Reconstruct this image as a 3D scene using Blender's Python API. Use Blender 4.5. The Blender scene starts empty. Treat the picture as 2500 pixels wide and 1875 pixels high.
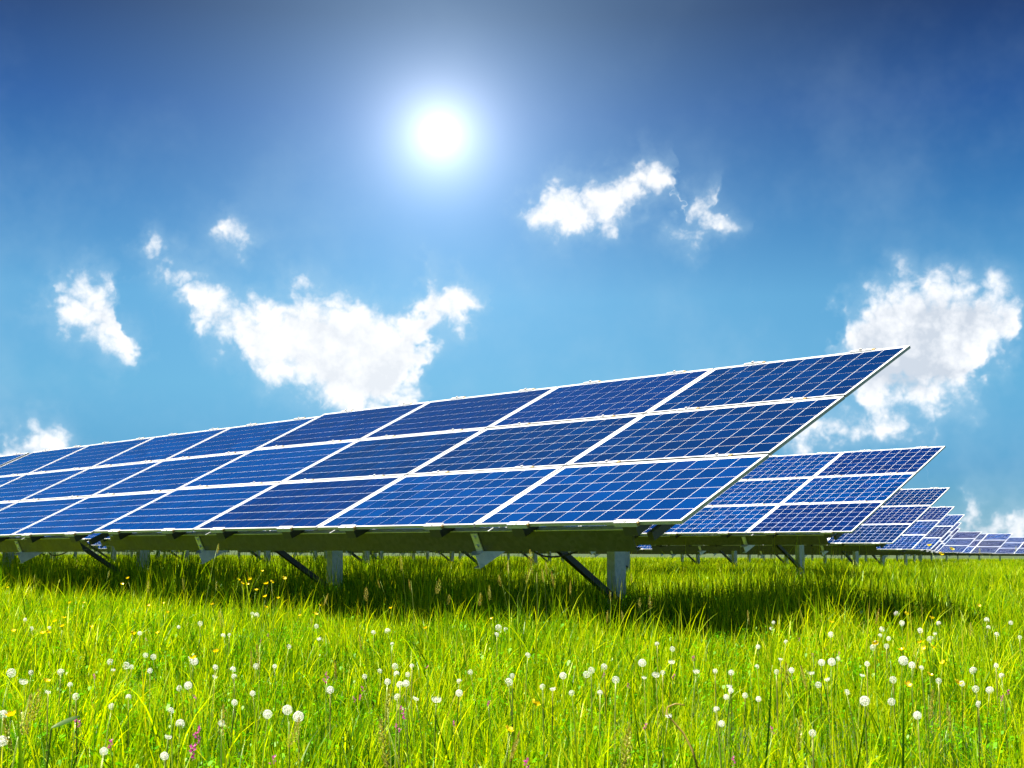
import bpy, math, random
import numpy as np
from mathutils import Vector, Matrix, Euler

R = math.radians
rng = random.Random(7)
nrg = np.random.default_rng(11)
scene = bpy.context.scene
COL = scene.collection

# ------------------------------------------------------------------ camera
CAM = np.array([4.6538, -5.8209, 0.6575])
YAW, PITCH, FPX = -0.79797, 0.12015, 3309.27          # focal length for a 2500 px wide frame
cam_data = bpy.data.cameras.new('camera')
cam_data.sensor_width = 36.0
cam_data.lens = FPX / 2500.0 * 36.0
cam_data.clip_start = 0.05
cam_data.clip_end = 3000.0
cam_data.dof.use_dof = True
cam_data.dof.focus_distance = 8.0
cam_data.dof.aperture_fstop = 16.0
cam = bpy.data.objects.new('camera', cam_data)
cam.location = CAM
cam.rotation_euler = (R(90) + PITCH, 0, -YAW)
COL.objects.link(cam)
scene.camera = cam

# photograph pixel -> direction in the place (used to measure where things stand)
_F = np.array([math.sin(YAW) * math.cos(PITCH), math.cos(YAW) * math.cos(PITCH), math.sin(PITCH)])
_R = np.array([math.cos(YAW), -math.sin(YAW), 0.0])
_U = np.cross(_R, _F)
def direction(px, py):
    d = _F + _R * (px - 1250.0) / FPX + _U * (937.5 - py) / FPX
    return d / np.linalg.norm(d)
def at_height(px, py, z):
    d = direction(px, py)
    return CAM + d * ((z - CAM[2]) / d[2])
def at_distance(px, py, dist):
    return CAM + direction(px, py) * dist

# ------------------------------------------------------------------ light
EXPOSURE = 2.05
SUN = Vector((-0.22, -0.36, 0.905)).normalized()        # where the light on the field comes from
sun_data = bpy.data.lights.new('sun', 'SUN')
sun_data.energy = 5.0
sun_data.angle = R(0.53)
sun_data.color = (1.0, 0.955, 0.87)
sun = bpy.data.objects.new('sun', sun_data)
sun.rotation_euler = SUN.to_track_quat('Z', 'Y').to_euler()
sun.location = (0, 0, 30)
COL.objects.link(sun)

vs = scene.view_settings
scene.display_settings.display_device = 'sRGB'
vs.view_transform = 'Standard'
vs.look = 'None'
vs.exposure = EXPOSURE
vs.gamma = 1.0
vs.use_curve_mapping = False
scene.cycles.max_bounces = 6
scene.cycles.diffuse_bounces = 2
scene.cycles.glossy_bounces = 2
scene.cycles.transmission_bounces = 4
scene.cycles.transparent_max_bounces = 6
scene.cycles.use_denoising = True
scene.cycles.caustics_reflective = False
scene.cycles.caustics_refractive = False

# ------------------------------------------------------------------ node helper
class NT:
    def __init__(self, tree):
        self.t = tree; tree.nodes.clear()
    def n(self, kind, **kw):
        nd = self.t.nodes.new(kind)
        for k, v in kw.items():
            setattr(nd, k, v)
        return nd
    def link(self, a, b):
        self.t.links.new(a, b)
    def put(self, sock, v):
        if isinstance(v, bpy.types.NodeSocket): self.t.links.new(v, sock)
        else: sock.default_value = v
    def math(self, op, a, b=None, c=None, clamp=False):
        nd = self.n('ShaderNodeMath', operation=op, use_clamp=clamp)
        self.put(nd.inputs[0], a)
        if b is not None: self.put(nd.inputs[1], b)
        if c is not None: self.put(nd.inputs[2], c)
        return nd.outputs[0]
    def vmath(self, op, a, b=None, out=0):
        nd = self.n('ShaderNodeVectorMath', operation=op)
        self.put(nd.inputs[0], a)
        if b is not None: self.put(nd.inputs[1], b)
        return nd.outputs[out]
    def ramp(self, v, a, b, c=0.0, d=1.0, smooth=True):
        nd = self.n('ShaderNodeMapRange', interpolation_type='SMOOTHSTEP' if smooth else 'LINEAR')
        self.put(nd.inputs['Value'], v)
        for k, x in (('From Min', a), ('From Max', b), ('To Min', c), ('To Max', d)):
            self.put(nd.inputs[k], x)
        return nd.outputs[0]
    def noise(self, vec, scale, detail=4.0, rough=0.5, distort=0.0):
        nd = self.n('ShaderNodeTexNoise')
        if vec is not None: self.link(vec, nd.inputs['Vector'])
        nd.inputs['Scale'].default_value = scale
        nd.inputs['Detail'].default_value = detail
        nd.inputs['Roughness'].default_value = rough
        nd.inputs['Distortion'].default_value = distort
        return nd
    def mix(self, f, a, b, blend='MIX'):
        nd = self.n('ShaderNodeMix', data_type='RGBA', blend_type=blend)
        self.put(nd.inputs[0], f)
        self.put(nd.inputs[6], a); self.put(nd.inputs[7], b)
        return nd.outputs[2]
    def colors(self, f, stops):
        nd = self.n('ShaderNodeValToRGB')
        el = nd.color_ramp.elements
        while len(el) < len(stops): el.new(0.5)
        for e, (p, c) in zip(el, stops):
            e.position = p; e.color = (*c, 1.0)
        self.put(nd.inputs[0], f)
        return nd.outputs[0]

# ------------------------------------------------------------------ sky
world = bpy.data.worlds.new('World')
scene.world = world
world.use_nodes = True
def build_sky():
    w = NT(world.node_tree)
    tc = w.n('ShaderNodeTexCoord').outputs['Generated']
    d = w.vmath('NORMALIZE', tc)
    sky = w.n('ShaderNodeTexSky', sky_type='NISHITA')
    sky.sun_disc = False
    sky.sun_elevation = math.asin(SUN.z)
    sky.sun_rotation = math.atan2(SUN.x, SUN.y)
    sky.altitude = 300.0
    sky.air_density = 1.0
    sky.dust_density = 0.4
    sky.ozone_density = 2.5
    sep = w.n('ShaderNodeSeparateXYZ'); w.link(d, sep.inputs[0])
    el = w.math('MULTIPLY', w.math('ARCSINE', sep.outputs[2]), 180 / math.pi)
    az = w.math('MULTIPLY', w.math('ARCTAN2', sep.outputs[0], sep.outputs[1]), 180 / math.pi)
    # deep polarised blue overhead, clear azure towards the horizon
    tint = w.colors(w.ramp(el, -2.0, 38.0, smooth=False), SKY_TINT)
    base = w.mix(1.0, sky.outputs[0], tint, 'MULTIPLY')
    # the disc and aureole of the sun that stands in the sky of the photograph
    sd = Vector(direction(1074, 328))
    cosang = w.vmath('DOT_PRODUCT', d, tuple(sd), out=1)
    ang = w.math('MULTIPLY', w.math('ARCCOSINE', w.math('MINIMUM', cosang, 1.0)), 180 / math.pi)
    def scaled(v, col):
        nd = w.n('ShaderNodeVectorMath', operation='SCALE')
        nd.inputs[0].default_value = col
        w.link(v, nd.inputs['Scale']); return nd.outputs[0]
    def glow(width): return w.math('EXPONENT', w.math('MULTIPLY', ang, -1 / width))
    base = w.vmath('ADD', base, scaled(glow(10.5), A3))
    base = w.vmath('ADD', base, scaled(glow(4.2), A2))
    # clouds: banks outlined by their upper and lower edge over the bearing; the pattern goes on all round the horizon
    nA = w.noise(d, 30.0, 9.0, 0.67)
    nW = w.noise(d, 52.0, 3.0, 0.55)
    nV = w.noise(d, 7.0, 5.0, 0.62)
    low = w.math('SUBTRACT', nW.outputs['Fac'], 0.5)
    fine = w.math('SUBTRACT', nA.outputs['Fac'], 0.5)
    t = w.math('FRACT', w.math('MULTIPLY_ADD', w.math('MULTIPLY_ADD', low, 2.4, az), 1 / 45.0, (-AZ0 / 45.0) + 8))
    pel = w.math('MULTIPLY_ADD', low, -1.6, el)
    field = None
    for top, bot in CLOUD_LAYERS:
        edges = []
        for pts in (top, bot):
            nd = w.n('ShaderNodeFloatCurve'); cv = nd.mapping.curves[0]
            while len(cv.points) < len(pts): cv.points.new(0.5, 0.5)
            for q, (x, y) in zip(cv.points, pts): q.location = (x, y); q.handle_type = 'VECTOR'
            nd.mapping.update(); w.link(t, nd.inputs['Value'])
            edges.append(w.math('MULTIPLY', nd.outputs[0], 30.0))
        up = w.math('SUBTRACT', edges[0], pel); dn = w.math('SUBTRACT', pel, edges[1])
        m = w.math('SMOOTH_MIN', up, dn, 0.35)
        field = m if field is None else w.math('MAXIMUM', field, m)
    vor = w.n('ShaderNodeTexVoronoi', feature='F1'); vor.inputs['Scale'].default_value = 40.0
    vor.inputs['Detail'].default_value = 2.0; vor.inputs['Roughness'].default_value = 0.55; vor.inputs['Lacunarity'].default_value = 2.3
    wv = w.n('ShaderNodeVectorMath', operation='MULTIPLY_ADD'); w.link(nW.outputs['Color'], wv.inputs[0]); wv.inputs[1].default_value = (.02, .02, .02); w.link(d, wv.inputs[2])
    w.link(wv.outputs[0], vor.inputs['Vector'])
    puff = w.math('SUBTRACT', 0.52, vor.outputs['Distance'])
    hole = w.math('MULTIPLY', w.math('SUBTRACT', nV.outputs['Fac'], 0.5), 1.6)
    f2 = w.math('MULTIPLY_ADD', puff, 1.25, w.math('ADD', w.math('MULTIPLY_ADD', fine, 2.6, field), w.math('ADD', hole, 0.72)))
    dens = w.ramp(f2, -0.30, 1.05)
    dens = w.math('MULTIPLY', dens, w.ramp(field, -1.3, -0.1))
    off = w.vmath('ADD', d, tuple(sd * 0.010))
    nL = w.noise(off, 30.0, 4.0, 0.6)
    relief = w.math('SUBTRACT', nA.outputs['Fac'], nL.outputs['Fac'])
    body = w.ramp(field, 0.25, 1.5)
    shade = w.math('MULTIPLY_ADD', puff, -0.9, w.math('MULTIPLY_ADD', relief, -2.2, w.math('MULTIPLY_ADD', w.math('SUBTRACT', nV.outputs['Fac'], 0.46), 2.4, 0.12)))
    shade = w.math('MULTIPLY', shade, w.math('MULTIPLY_ADD', body, 0.75, 0.25), clamp=True)
    near_sun = w.ramp(ang, 8.0, 24.0, 1.0, 0.0)
    lit = w.mix(w.math('MULTIPLY', near_sun, 0.6), CLOUD_WHITE, CLOUD_HOT)
    lit = w.mix(w.math('MULTIPLY', shade, w.math('MULTIPLY_ADD', near_sun, -0.45, 0.95)), lit, CLOUD_GREY)
    # thin veils round the clouds and low on the horizon
    veil = w.math('MULTIPLY', w.ramp(nV.outputs['Fac'], 0.42, 0.80), w.ramp(el, 2.0, 26.0, 0.30, 0.03))
    halo = w.math('MULTIPLY', w.ramp(field, -2.2, 0.2), 0.30)
    veil = w.math('ADD', veil, w.math('MULTIPLY', halo, w.ramp(f2, -2.0, 0.4)), clamp=True)
    base = w.mix(veil, base, VEIL)
    col = w.mix(w.math('MULTIPLY', dens, 0.97), base, lit)
    col = w.vmath('ADD', col, scaled(glow(1.15), A1))
    col = w.vmath('ADD', col, scaled(w.ramp(ang, 0.3, 0.9, 1.0, 0.0), A0))
    bg = w.n('ShaderNodeBackground')
    w.link(col, bg.inputs['Color']); bg.inputs['Strength'].default_value = 0.05
    out = w.n('ShaderNodeOutputWorld'); w.link(bg.outputs[0], out.inputs[0])
    world.cycles.sampling_method = 'NONE'

SKY_TINT = [(0.0, (0.1132, 0.2874, 0.4878)), (0.13, (0.1002, 0.2874, 0.4878)), (0.22, (0.195, 0.435, 0.545)), (0.31, (0.21, 0.47, 0.57)), (0.4, (0.0871, 0.3005, 0.4703)), (0.5, (0.024, 0.145, 0.345)), (0.6, (0.001, 0.042, 0.165)), (1.0, (0.001, 0.034, 0.135))]
A0 = (18.0, 18.0, 18.0)
A1 = (6.6, 6.5, 6.3)
A2 = (1.40, 1.78, 2.80)
A3 = (0.60, 1.12, 1.15)
CLOUD_WHITE = (5.4, 5.45, 5.55, 1)
CLOUD_GREY = (3.0, 3.35, 3.85, 1)
CLOUD_HOT = (5.4, 5.4, 5.35, 1)
VEIL = (2.5, 3.6, 4.4, 1)
def _azel(px, py):
    d = direction(px, py)
    return math.degrees(math.atan2(d[0], d[1])), math.degrees(math.asin(d[2]))
AZ0 = _azel(1250, 937)[0] - 22.5
def _outline(banks):
    """banks: lists of (photo x, upper edge y, lower edge y) from left to right -> two curves over the bearing"""
    top, bot = [(0.0, 0.0)], [(0.0, 1.0)]
    rows = [[(*_azel(x, (y0 + y1) / 2), _azel(x, y0)[1], _azel(x, y1)[1]) for (x, y0, y1) in bank] for bank in banks]
    for k, row in enumerate(rows):
        left = row[0][0] - (rows[k - 1][-1][0] if k else -999); right = (rows[k + 1][0][0] if k + 1 < len(rows) else 999) - row[-1][0]
        sides = []
        for gap, (a, m, e0, e1), sg in ((left, row[0], -1), (right, row[-1], 1)):
            h = min(2.2, gap * .49); sides.append((a + sg * h, m - h * .9, m + h * .9))
        for lst, i in ((top, 2), (bot, 3)):
            lst.append(((sides[0][0] - AZ0) / 45.0, sides[0][i - 1] / 30.0))
            for p in row: lst.append(((p[0] - AZ0) / 45.0, p[i] / 30.0))
            lst.append(((sides[1][0] - AZ0) / 45.0, sides[1][i - 1] / 30.0))
            if right > 4.4: lst.append(((sides[1][0] + .2 - AZ0) / 45.0, 0.0 if i == 2 else 1.0))
        if left > 4.4:
            top.insert(-len(row) - (3 if right > 4.4 else 2), ((sides[0][0] - .2 - AZ0) / 45.0, 0.0)); bot.insert(-len(row) - (3 if right > 4.4 else 2), ((sides[0][0] - .2 - AZ0) / 45.0, 1.0))
    top.append((1.0, 0.0)); bot.append((1.0, 1.0))
    fix = lambda l: sorted([(max(0, min(1, x)), max(0, min(1, y))) for x, y in l], key=lambda q: q[0])
    return fix(top), fix(bot)
CLOUD_LAYERS = [_outline(b) for b in (
 [[(118,765,775),(150,705,795),(200,700,815),(225,685,835),(255,690,862),(285,708,870),(300,800,868)],
  [(465,715,745),(480,695,800),(530,705,840),(590,740,850),(640,735,925),(690,715,928),(712,700,935),(760,715,960),(810,735,1000),(850,730,1010),(900,745,1010),(950,785,1010),(990,790,970),(1010,760,940),(1030,720,910),(1050,680,870),(1075,690,820),(1095,715,800),(1130,695,795),(1155,735,760)],
  [(1300,510,530),(1330,475,545),(1380,455,560),(1420,462,562),(1460,450,545),(1500,430,520),(1545,420,505),(1565,398,480),(1588,400,472),(1620,415,468),(1645,430,450)],
  [(1665,520,528),(1690,495,535),(1730,486,525),(1765,490,505)],
  [(2035,830,848),(2060,765,880),(2100,740,985),(2130,712,1000),(2180,695,1000),(2230,682,1000),(2290,682,990),(2340,690,985),(2380,700,950),(2400,700,870),(2440,700,850),(2480,725,820),(2498,745,770)]],
 [[(0,1082,1125),(25,1085,1125),(60,1075,1125),(75,1055,1125),(105,1050,1125),(140,1050,1125),(165,1072,1125),(190,1090,1120)],
  [(402,662,668),(440,645,672),(470,655,678),(490,668,676)],
  [(655,565,572),(670,568,584),(700,575,590),(720,566,580)] if False else [(1655,562,570),(1680,572,586),(1720,548,570),(1755,542,552)],
  [(1935,1050,1085),(1975,1020,1085),(2020,1010,1080),(2060,1030,1060),(2105,1032,1042)],[(2112,1040,1062),(2150,1026,1070),(2180,1008,1070),(2205,1020,1062)],
  [(2345,1285,1310),(2370,1242,1310),(2395,1250,1315),(2415,1285,1315),(2440,1262,1315),(2470,1258,1315),(2500,1270,1315)]],
 [[(368,604,616),(390,602,616)],[(562,568,576),(578,570,578)]],
)]
build_sky()

# ------------------------------------------------------------------ materials
def material(name):
    m = bpy.data.materials.new(name); m.use_nodes = True
    return m, NT(m.node_tree)
def finish(w, shader):
    o = w.n('ShaderNodeOutputMaterial'); w.link(shader, o.inputs[0])
def principled(w, **kw):
    b = w.n('ShaderNodeBsdfPrincipled')
    for k, v in kw.items():
        w.put(b.inputs[k.replace('_', ' ')], v)
    return b

def mat_cell(name, lo, mid, hi, odd, spark):
    m, w = material(name)
    tone = w.n('ShaderNodeAttribute', attribute_name='tone').outputs['Fac']
    rnd = w.n('ShaderNodeObjectInfo').outputs['Random']
    t = w.math('FRACT', w.math('MULTIPLY_ADD', rnd, 7.31, tone))
    oc = w.n('ShaderNodeTexCoord').outputs['Object']
    vor = w.n('ShaderNodeTexVoronoi'); w.link(oc, vor.inputs['Vector']); vor.inputs['Scale'].default_value = 95
    grain = w.math('MULTIPLY', w.n('ShaderNodeSeparateColor').outputs[0], 1.0)
    sc = w.t.nodes[-2]; w.link(vor.outputs['Color'], sc.inputs[0])
    c = w.colors(t, [(0.0, lo), (0.45, mid), (0.8, hi), (1.0, odd)])
    c = w.mix(w.math('MULTIPLY', grain, 0.35), c, (*spark, 1))
    pos = w.n('ShaderNodeNewGeometry').outputs['Position']
    dust = w.noise(pos, 2.2, 6, 0.62, 0.5).outputs['Fac']
    c = w.mix(w.ramp(dust, 0.45, 0.85, 0.0, 0.006), c, (0.10, 0.20, 0.30, 1))
    b = principled(w, Base_Color=c, Roughness=0.5, Specular_IOR_Level=0.0, Coat_Weight=1.0, Coat_Roughness=w.ramp(dust, 0.3, 0.8, 0.015, 0.07), Coat_IOR=1.55, Sheen_Weight=0.46, Sheen_Roughness=0.35, Sheen_Tint=(0.0, 0.30, 1.0, 1))
    finish(w, b.outputs[0]); return m
def mat_backsheet():
    m, w = material('white_backsheet_under_glass')
    b = principled(w, Base_Color=(0.78, 0.79, 0.80, 1), Roughness=0.5, Coat_Weight=1.0, Coat_Roughness=0.035, Coat_IOR=1.45)
    finish(w, b.outputs[0]); return m
def mat_alu():
    m, w = material('anodised_aluminium')
    oc = w.n('ShaderNodeTexCoord').outputs['Object']
    nz = w.noise(oc, 6.0, 5, 0.6)
    c = w.colors(nz.outputs['Fac'], [(0.3, (0.40, 0.40, 0.40)), (0.7, (0.50, 0.50, 0.49))])
    b = principled(w, Base_Color=c, Metallic=0.15, Roughness=0.45)
    finish(w, b.outputs[0]); return m
def mat_galv(name, lo, hi, rough=0.42, metal=0.75):
    m, w = material(name)
    oc = w.n('ShaderNodeTexCoord').outputs['Object']
    vor = w.n('ShaderNodeTexVoronoi'); w.link(oc, vor.inputs['Vector']); vor.inputs['Scale'].default_value = 38
    vor.inputs['Randomness'].default_value = 1
    sc = w.n('ShaderNodeSeparateColor'); w.link(vor.outputs['Color'], sc.inputs[0])
    nz = w.noise(w.n('ShaderNodeNewGeometry').outputs['Position'], 9.0, 6, 0.65, 0.3)
    f = w.math('ADD', w.math('MULTIPLY', sc.outputs[0], 0.35), w.math('MULTIPLY', nz.outputs['Fac'], 0.8))
    c = w.colors(f, [(0.25, lo), (0.85, hi)])
    ro = w.ramp(nz.outputs['Fac'], 0.3, 0.7, rough - .1, rough + .12)
    b = principled(w, Base_Color=c, Metallic=metal, Roughness=ro)
    finish(w, b.outputs[0]); return m
def mat_plain(name, col, rough=0.6, metal=0.0):
    m, w = material(name)
    oc = w.n('ShaderNodeTexCoord').outputs['Object']
    nz = w.noise(oc, 25.0, 4, 0.6)
    c = w.mix(nz.outputs['Fac'], (*[x * .8 for x in col], 1), (*[min(1, x * 1.2) for x in col], 1))
    b = principled(w, Base_Color=c, Roughness=rough, Metallic=metal)
    finish(w, b.outputs[0]); return m
def mat_leaf(name, stops, trans=0.5, gloss=0.06, spread=0.45, through=(1.35, 1.3, 0.15)):
    m, w = material(name)
    tone = w.n('ShaderNodeAttribute', attribute_name='tone').outputs['Fac']
    rnd = w.n('ShaderNodeObjectInfo').outputs['Random']
    geo = w.n('ShaderNodeNewGeometry')
    big = w.noise(geo.outputs['Position'], 1.1, 5, 0.65)
    t = w.math('ADD', w.math('MULTIPLY', tone, 0.78), w.math('MULTIPLY', w.math('SUBTRACT', rnd, 0.5), spread * .4))
    t = w.math('ADD', t, w.math('MULTIPLY', w.math('SUBTRACT', big.outputs['Fac'], 0.5), spread), clamp=True)
    c = w.colors(t, stops)
    df = w.n('ShaderNodeBsdfDiffuse'); w.link(c, df.inputs[0])
    tr = w.n('ShaderNodeBsdfTranslucent')
    tc = w.mix(1.0, c, (*through, 1), 'MULTIPLY'); w.link(tc, tr.inputs[0])
    gl = w.n('ShaderNodeBsdfGlossy'); gl.inputs['Roughness'].default_value = 0.38
    gl.inputs[0].default_value = (0.9, 1.0, 0.6, 1)
    mx = w.n('ShaderNodeMixShader'); mx.inputs[0].default_value = trans
    w.link(df.outputs[0], mx.inputs[1]); w.link(tr.outputs[0], mx.inputs[2])
    m2 = w.n('ShaderNodeMixShader'); m2.inputs[0].default_value = gloss
    w.link(mx.outputs[0], m2.inputs[1]); w.link(gl.outputs[0], m2.inputs[2])
    finish(w, m2.outputs[0]); return m

M = {
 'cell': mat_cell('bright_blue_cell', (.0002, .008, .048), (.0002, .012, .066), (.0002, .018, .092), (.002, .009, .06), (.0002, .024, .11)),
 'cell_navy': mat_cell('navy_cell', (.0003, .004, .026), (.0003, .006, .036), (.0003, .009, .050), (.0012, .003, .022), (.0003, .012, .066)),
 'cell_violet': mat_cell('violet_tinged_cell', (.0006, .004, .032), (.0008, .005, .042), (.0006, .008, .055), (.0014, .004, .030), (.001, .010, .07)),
 'sheet': mat_backsheet(), 'alu': mat_alu(),
 'galv': mat_galv('galvanised_steel', (0.42, 0.43, 0.43), (0.62, 0.63, 0.63), 0.40, 0.6),
 'beam': mat_galv('weathered_beam_shade_dark', (0.045, 0.048, 0.045), (0.085, 0.09, 0.085), 0.38, 0.6),  # weathered galvanised steel, darkened further to paint in the shade on the beam
 'post': mat_galv('weathered_galvanised_post', (0.52, 0.58, 0.62), (0.74, 0.78, 0.80), 0.6, 0.1),
 'dark': mat_plain('dark_steel_rail', (0.05, 0.052, 0.05), 0.5, 0.4),
 'cable': mat_plain('black_cable', (0.012, 0.012, 0.013), 0.55),
 'bolt': mat_plain('zinc_bolt', (0.6, 0.6, 0.58), 0.35, 0.8),
 'clampend': mat_plain('brass_coloured_clamp_end', (0.30, 0.21, 0.07), 0.5, 0.2),
}
GREEN = [(0.0, (0.010, 0.060, 0.0005)), (0.25, (0.080, 0.220, 0.0005)), (0.50, (0.310, 0.455, 0.0005)), (0.84, (0.560, 0.575, 0.0015)), (0.97, (0.48, 0.38, 0.06))]
M['grass'] = mat_leaf('meadow_grass_blades', GREEN, 0.55, 0.010, 0.75)
M['weed'] = mat_leaf('meadow_weed_leaves', [(0.0, (0.03, 0.14, 0.001)), (0.5, (0.08, 0.26, 0.001)), (1.0, (0.20, 0.42, 0.002))], 0.42, 0.012, 0.5)
M['stem'] = mat_leaf('green_flower_stem', [(0.0, (0.10, 0.19, 0.02)), (0.6, (0.22, 0.26, 0.04)), (1.0, (0.30, 0.20, 0.08))], 0.3, 0.05, 0.3)
M['straw'] = mat_leaf('ripe_grass_seed', [(0.0, (0.22, 0.26, 0.03)), (0.5, (0.36, 0.30, 0.07)), (1.0, (0.30, 0.15, 0.05))], 0.35, 0.03, 0.5)
M['yellow'] = mat_leaf('buttercup_petal', [(0.0, (0.72, 0.50, 0.005)), (1.0, (0.80, 0.62, 0.01))], 0.35, 0.10, 0.2)
M['dock'] = mat_leaf('dark_dock_leaf', [(0.0, (0.010, 0.040, 0.003)), (1.0, (0.02, 0.07, 0.005))], 0.2, 0.02, 0.2)
M['magenta'] = mat_leaf('magenta_petal', [(0.0, (0.42, 0.02, 0.20)), (1.0, (0.50, 0.06, 0.42))], 0.35, 0.03, 0.3, (1.0, 0.8, 1.0))
M['pappus'] = mat_leaf('white_dandelion_down', [(0.0, (0.86, 0.86, 0.84)), (1.0, (0.90, 0.90, 0.89))], 0.45, 0.0, 0.2, (1.0, 0.98, 0.84))
M['seed'] = mat_plain('dandelion_seed_core', (0.30, 0.22, 0.12), 0.7)

def mat_ground():
    m, w = material('meadow_soil_and_thatch')
    geo = w.n('ShaderNodeNewGeometry')
    n1 = w.noise(geo.outputs['Position'], 0.35, 6, 0.6)
    n2 = w.noise(geo.outputs['Position'], 14.0, 6, 0.7)
    f = w.math('ADD', w.math('MULTIPLY', n1.outputs['Fac'], 0.6), w.math('MULTIPLY', n2.outputs['Fac'], 0.5))
    c = w.colors(f, [(0.3, (0.012, 0.022, 0.003)), (0.55, (0.020, 0.040, 0.004)), (0.8, (0.040, 0.055, 0.010))])
    b = principled(w, Base_Color=c, Roughness=0.95)
    bp = w.n('ShaderNodeBump'); bp.inputs['Strength'].default_value = 0.6; bp.inputs['Distance'].default_value = 0.05
    w.link(n2.outputs['Fac'], bp.inputs['Height']); w.link(bp.outputs[0], b.inputs['Normal'])
    finish(w, b.outputs[0]); return m
M['ground'] = mat_ground()

# ------------------------------------------------------------------ mesh helper
class MB:
    def __init__(self): self.v = []; self.f = []; self.mi = []; self.tone = []
    def add(self, verts, faces, mi=0, tone=0.0):
        b = len(self.v); self.v += [tuple(x) for x in verts]
        self.f += [tuple(i + b for i in f) for f in faces]; self.mi += [mi] * len(faces); self.tone += [tone] * len(verts)
    def box(self, a, b, mi=0, tf=None):
        x0, y0, z0 = a; x1, y1, z1 = b
        vs_ = [(x0,y0,z0),(x1,y0,z0),(x1,y1,z0),(x0,y1,z0),(x0,y0,z1),(x1,y0,z1),(x1,y1,z1),(x0,y1,z1)]
        if tf: vs_ = [tf(*p) for p in vs_]
        self.add(vs_, [(0,3,2,1),(4,5,6,7),(0,1,5,4),(1,2,6,5),(2,3,7,6),(3,0,4,7)], mi)
    def bar(self, p, q, wx, wy, mi=0, up=(1, 0, 0)):
        p = Vector(p); q = Vector(q); d = (q - p).normalized(); a = Vector(up); a = (a - d * a.dot(d)).normalized(); b = d.cross(a)
        vs_ = []
        for e in (p, q):
            for s, t in ((-1,-1),(1,-1),(1,1),(-1,1)): vs_.append(e + a * s * wx / 2 + b * t * wy / 2)
        self.add(vs_, [(0,1,2,3),(7,6,5,4),(0,4,5,1),(1,5,6,2),(2,6,7,3),(3,7,4,0)], mi)
    def tube(self, pts, r, sides=6, mi=0, tone=0.0, r_end=None):
        pts = [Vector(p) for p in pts]; n = len(pts); vs_ = []; fs = []
        for i, p in enumerate(pts):
            d = (pts[min(i + 1, n - 1)] - pts[max(i - 1, 0)]).normalized()
            a = d.orthogonal().normalized() if abs(d.z) > .9 else d.cross(Vector((0, 0, 1))).normalized()
            if abs(d.z) > .9: a = (Vector((1, 0, 0)) - d * d.x).normalized()
            b = d.cross(a); rr = r if r_end is None else r + (r_end - r) * i / (n - 1)
            for k in range(sides):
                t = 2 * math.pi * k / sides; vs_.append(p + a * math.cos(t) * rr + b * math.sin(t) * rr)
        for i in range(n - 1):
            for k in range(sides):
                k2 = (k + 1) % sides; fs.append((i*sides+k, i*sides+k2, (i+1)*sides+k2, (i+1)*sides+k))
        fs.append(tuple(range(sides - 1, -1, -1))); fs.append(tuple((n-1)*sides + k for k in range(sides)))
        self.add(vs_, fs, mi, tone)
    def mesh(self, name, *mats, smooth=False):
        me = bpy.data.meshes.new(name); me.from_pydata(self.v, [], self.f)
        for m in mats: me.materials.append(m)
        if len(mats) > 1: me.polygons.foreach_set('material_index', self.mi)
        if any(self.tone):
            at = me.attributes.new('tone', 'FLOAT', 'POINT'); at.data.foreach_set('value', self.tone)
        if smooth: me.polygons.foreach_set('use_smooth', [True] * len(me.polygons))
        me.update(); return me
def ob(name, me, parent=None, loc=None, rot=None, **props):
    o = bpy.data.objects.new(name, me); COL.objects.link(o)
    if parent is not None: o.parent = parent
    if loc is not None: o.location = loc
    if rot is not None: o.rotation_euler = rot
    for k, v in props.items(): o[k] = v
    return o

# ------------------------------------------------------------------ ground
_gy = [-200, 0, 9.48, 19.56, 28.4, 36.8, 48.3, 59.3, 69.2, 75.4, 92.3, 115, 160, 1500]
_gz = [0.0, 0.0, 0.03, -0.05, -0.17, -0.22, -0.27, -0.34, -0.42, -0.48, -0.60, -0.75, -1.0, -1.4]
def ground_z(x, y):
    return np.interp(y, _gy, _gz) + 0.035 * np.sin(x * .31 + 1.0) * np.sin(y * .27) * np.clip((np.abs(x - 1) + np.abs(y)) / 6, 0, 1)
def build_ground():
    xs = np.concatenate([np.linspace(-1400, -90, 14), np.linspace(-80, 20, 80), np.linspace(30, 1200, 12)])
    ys = np.concatenate([np.linspace(-300, -20, 8), np.linspace(-14, 120, 110), np.linspace(140, 1500, 14)])
    X, Y = np.meshgrid(xs, ys); Z = ground_z(X, Y)
    nx, ny = len(xs), len(ys)
    v = np.stack([X, Y, Z], -1).reshape(-1, 3)
    f = [(j*nx+i, j*nx+i+1, (j+1)*nx+i+1, (j+1)*nx+i) for j in range(ny - 1) for i in range(nx - 1)]
    me = bpy.data.meshes.new('ground'); me.from_pydata(v.tolist(), [], f); me.materials.append(M['ground'])
    me.polygons.foreach_set('use_smooth', [True] * len(f))
    ob('ground', me, kind='structure')
build_ground()

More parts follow.
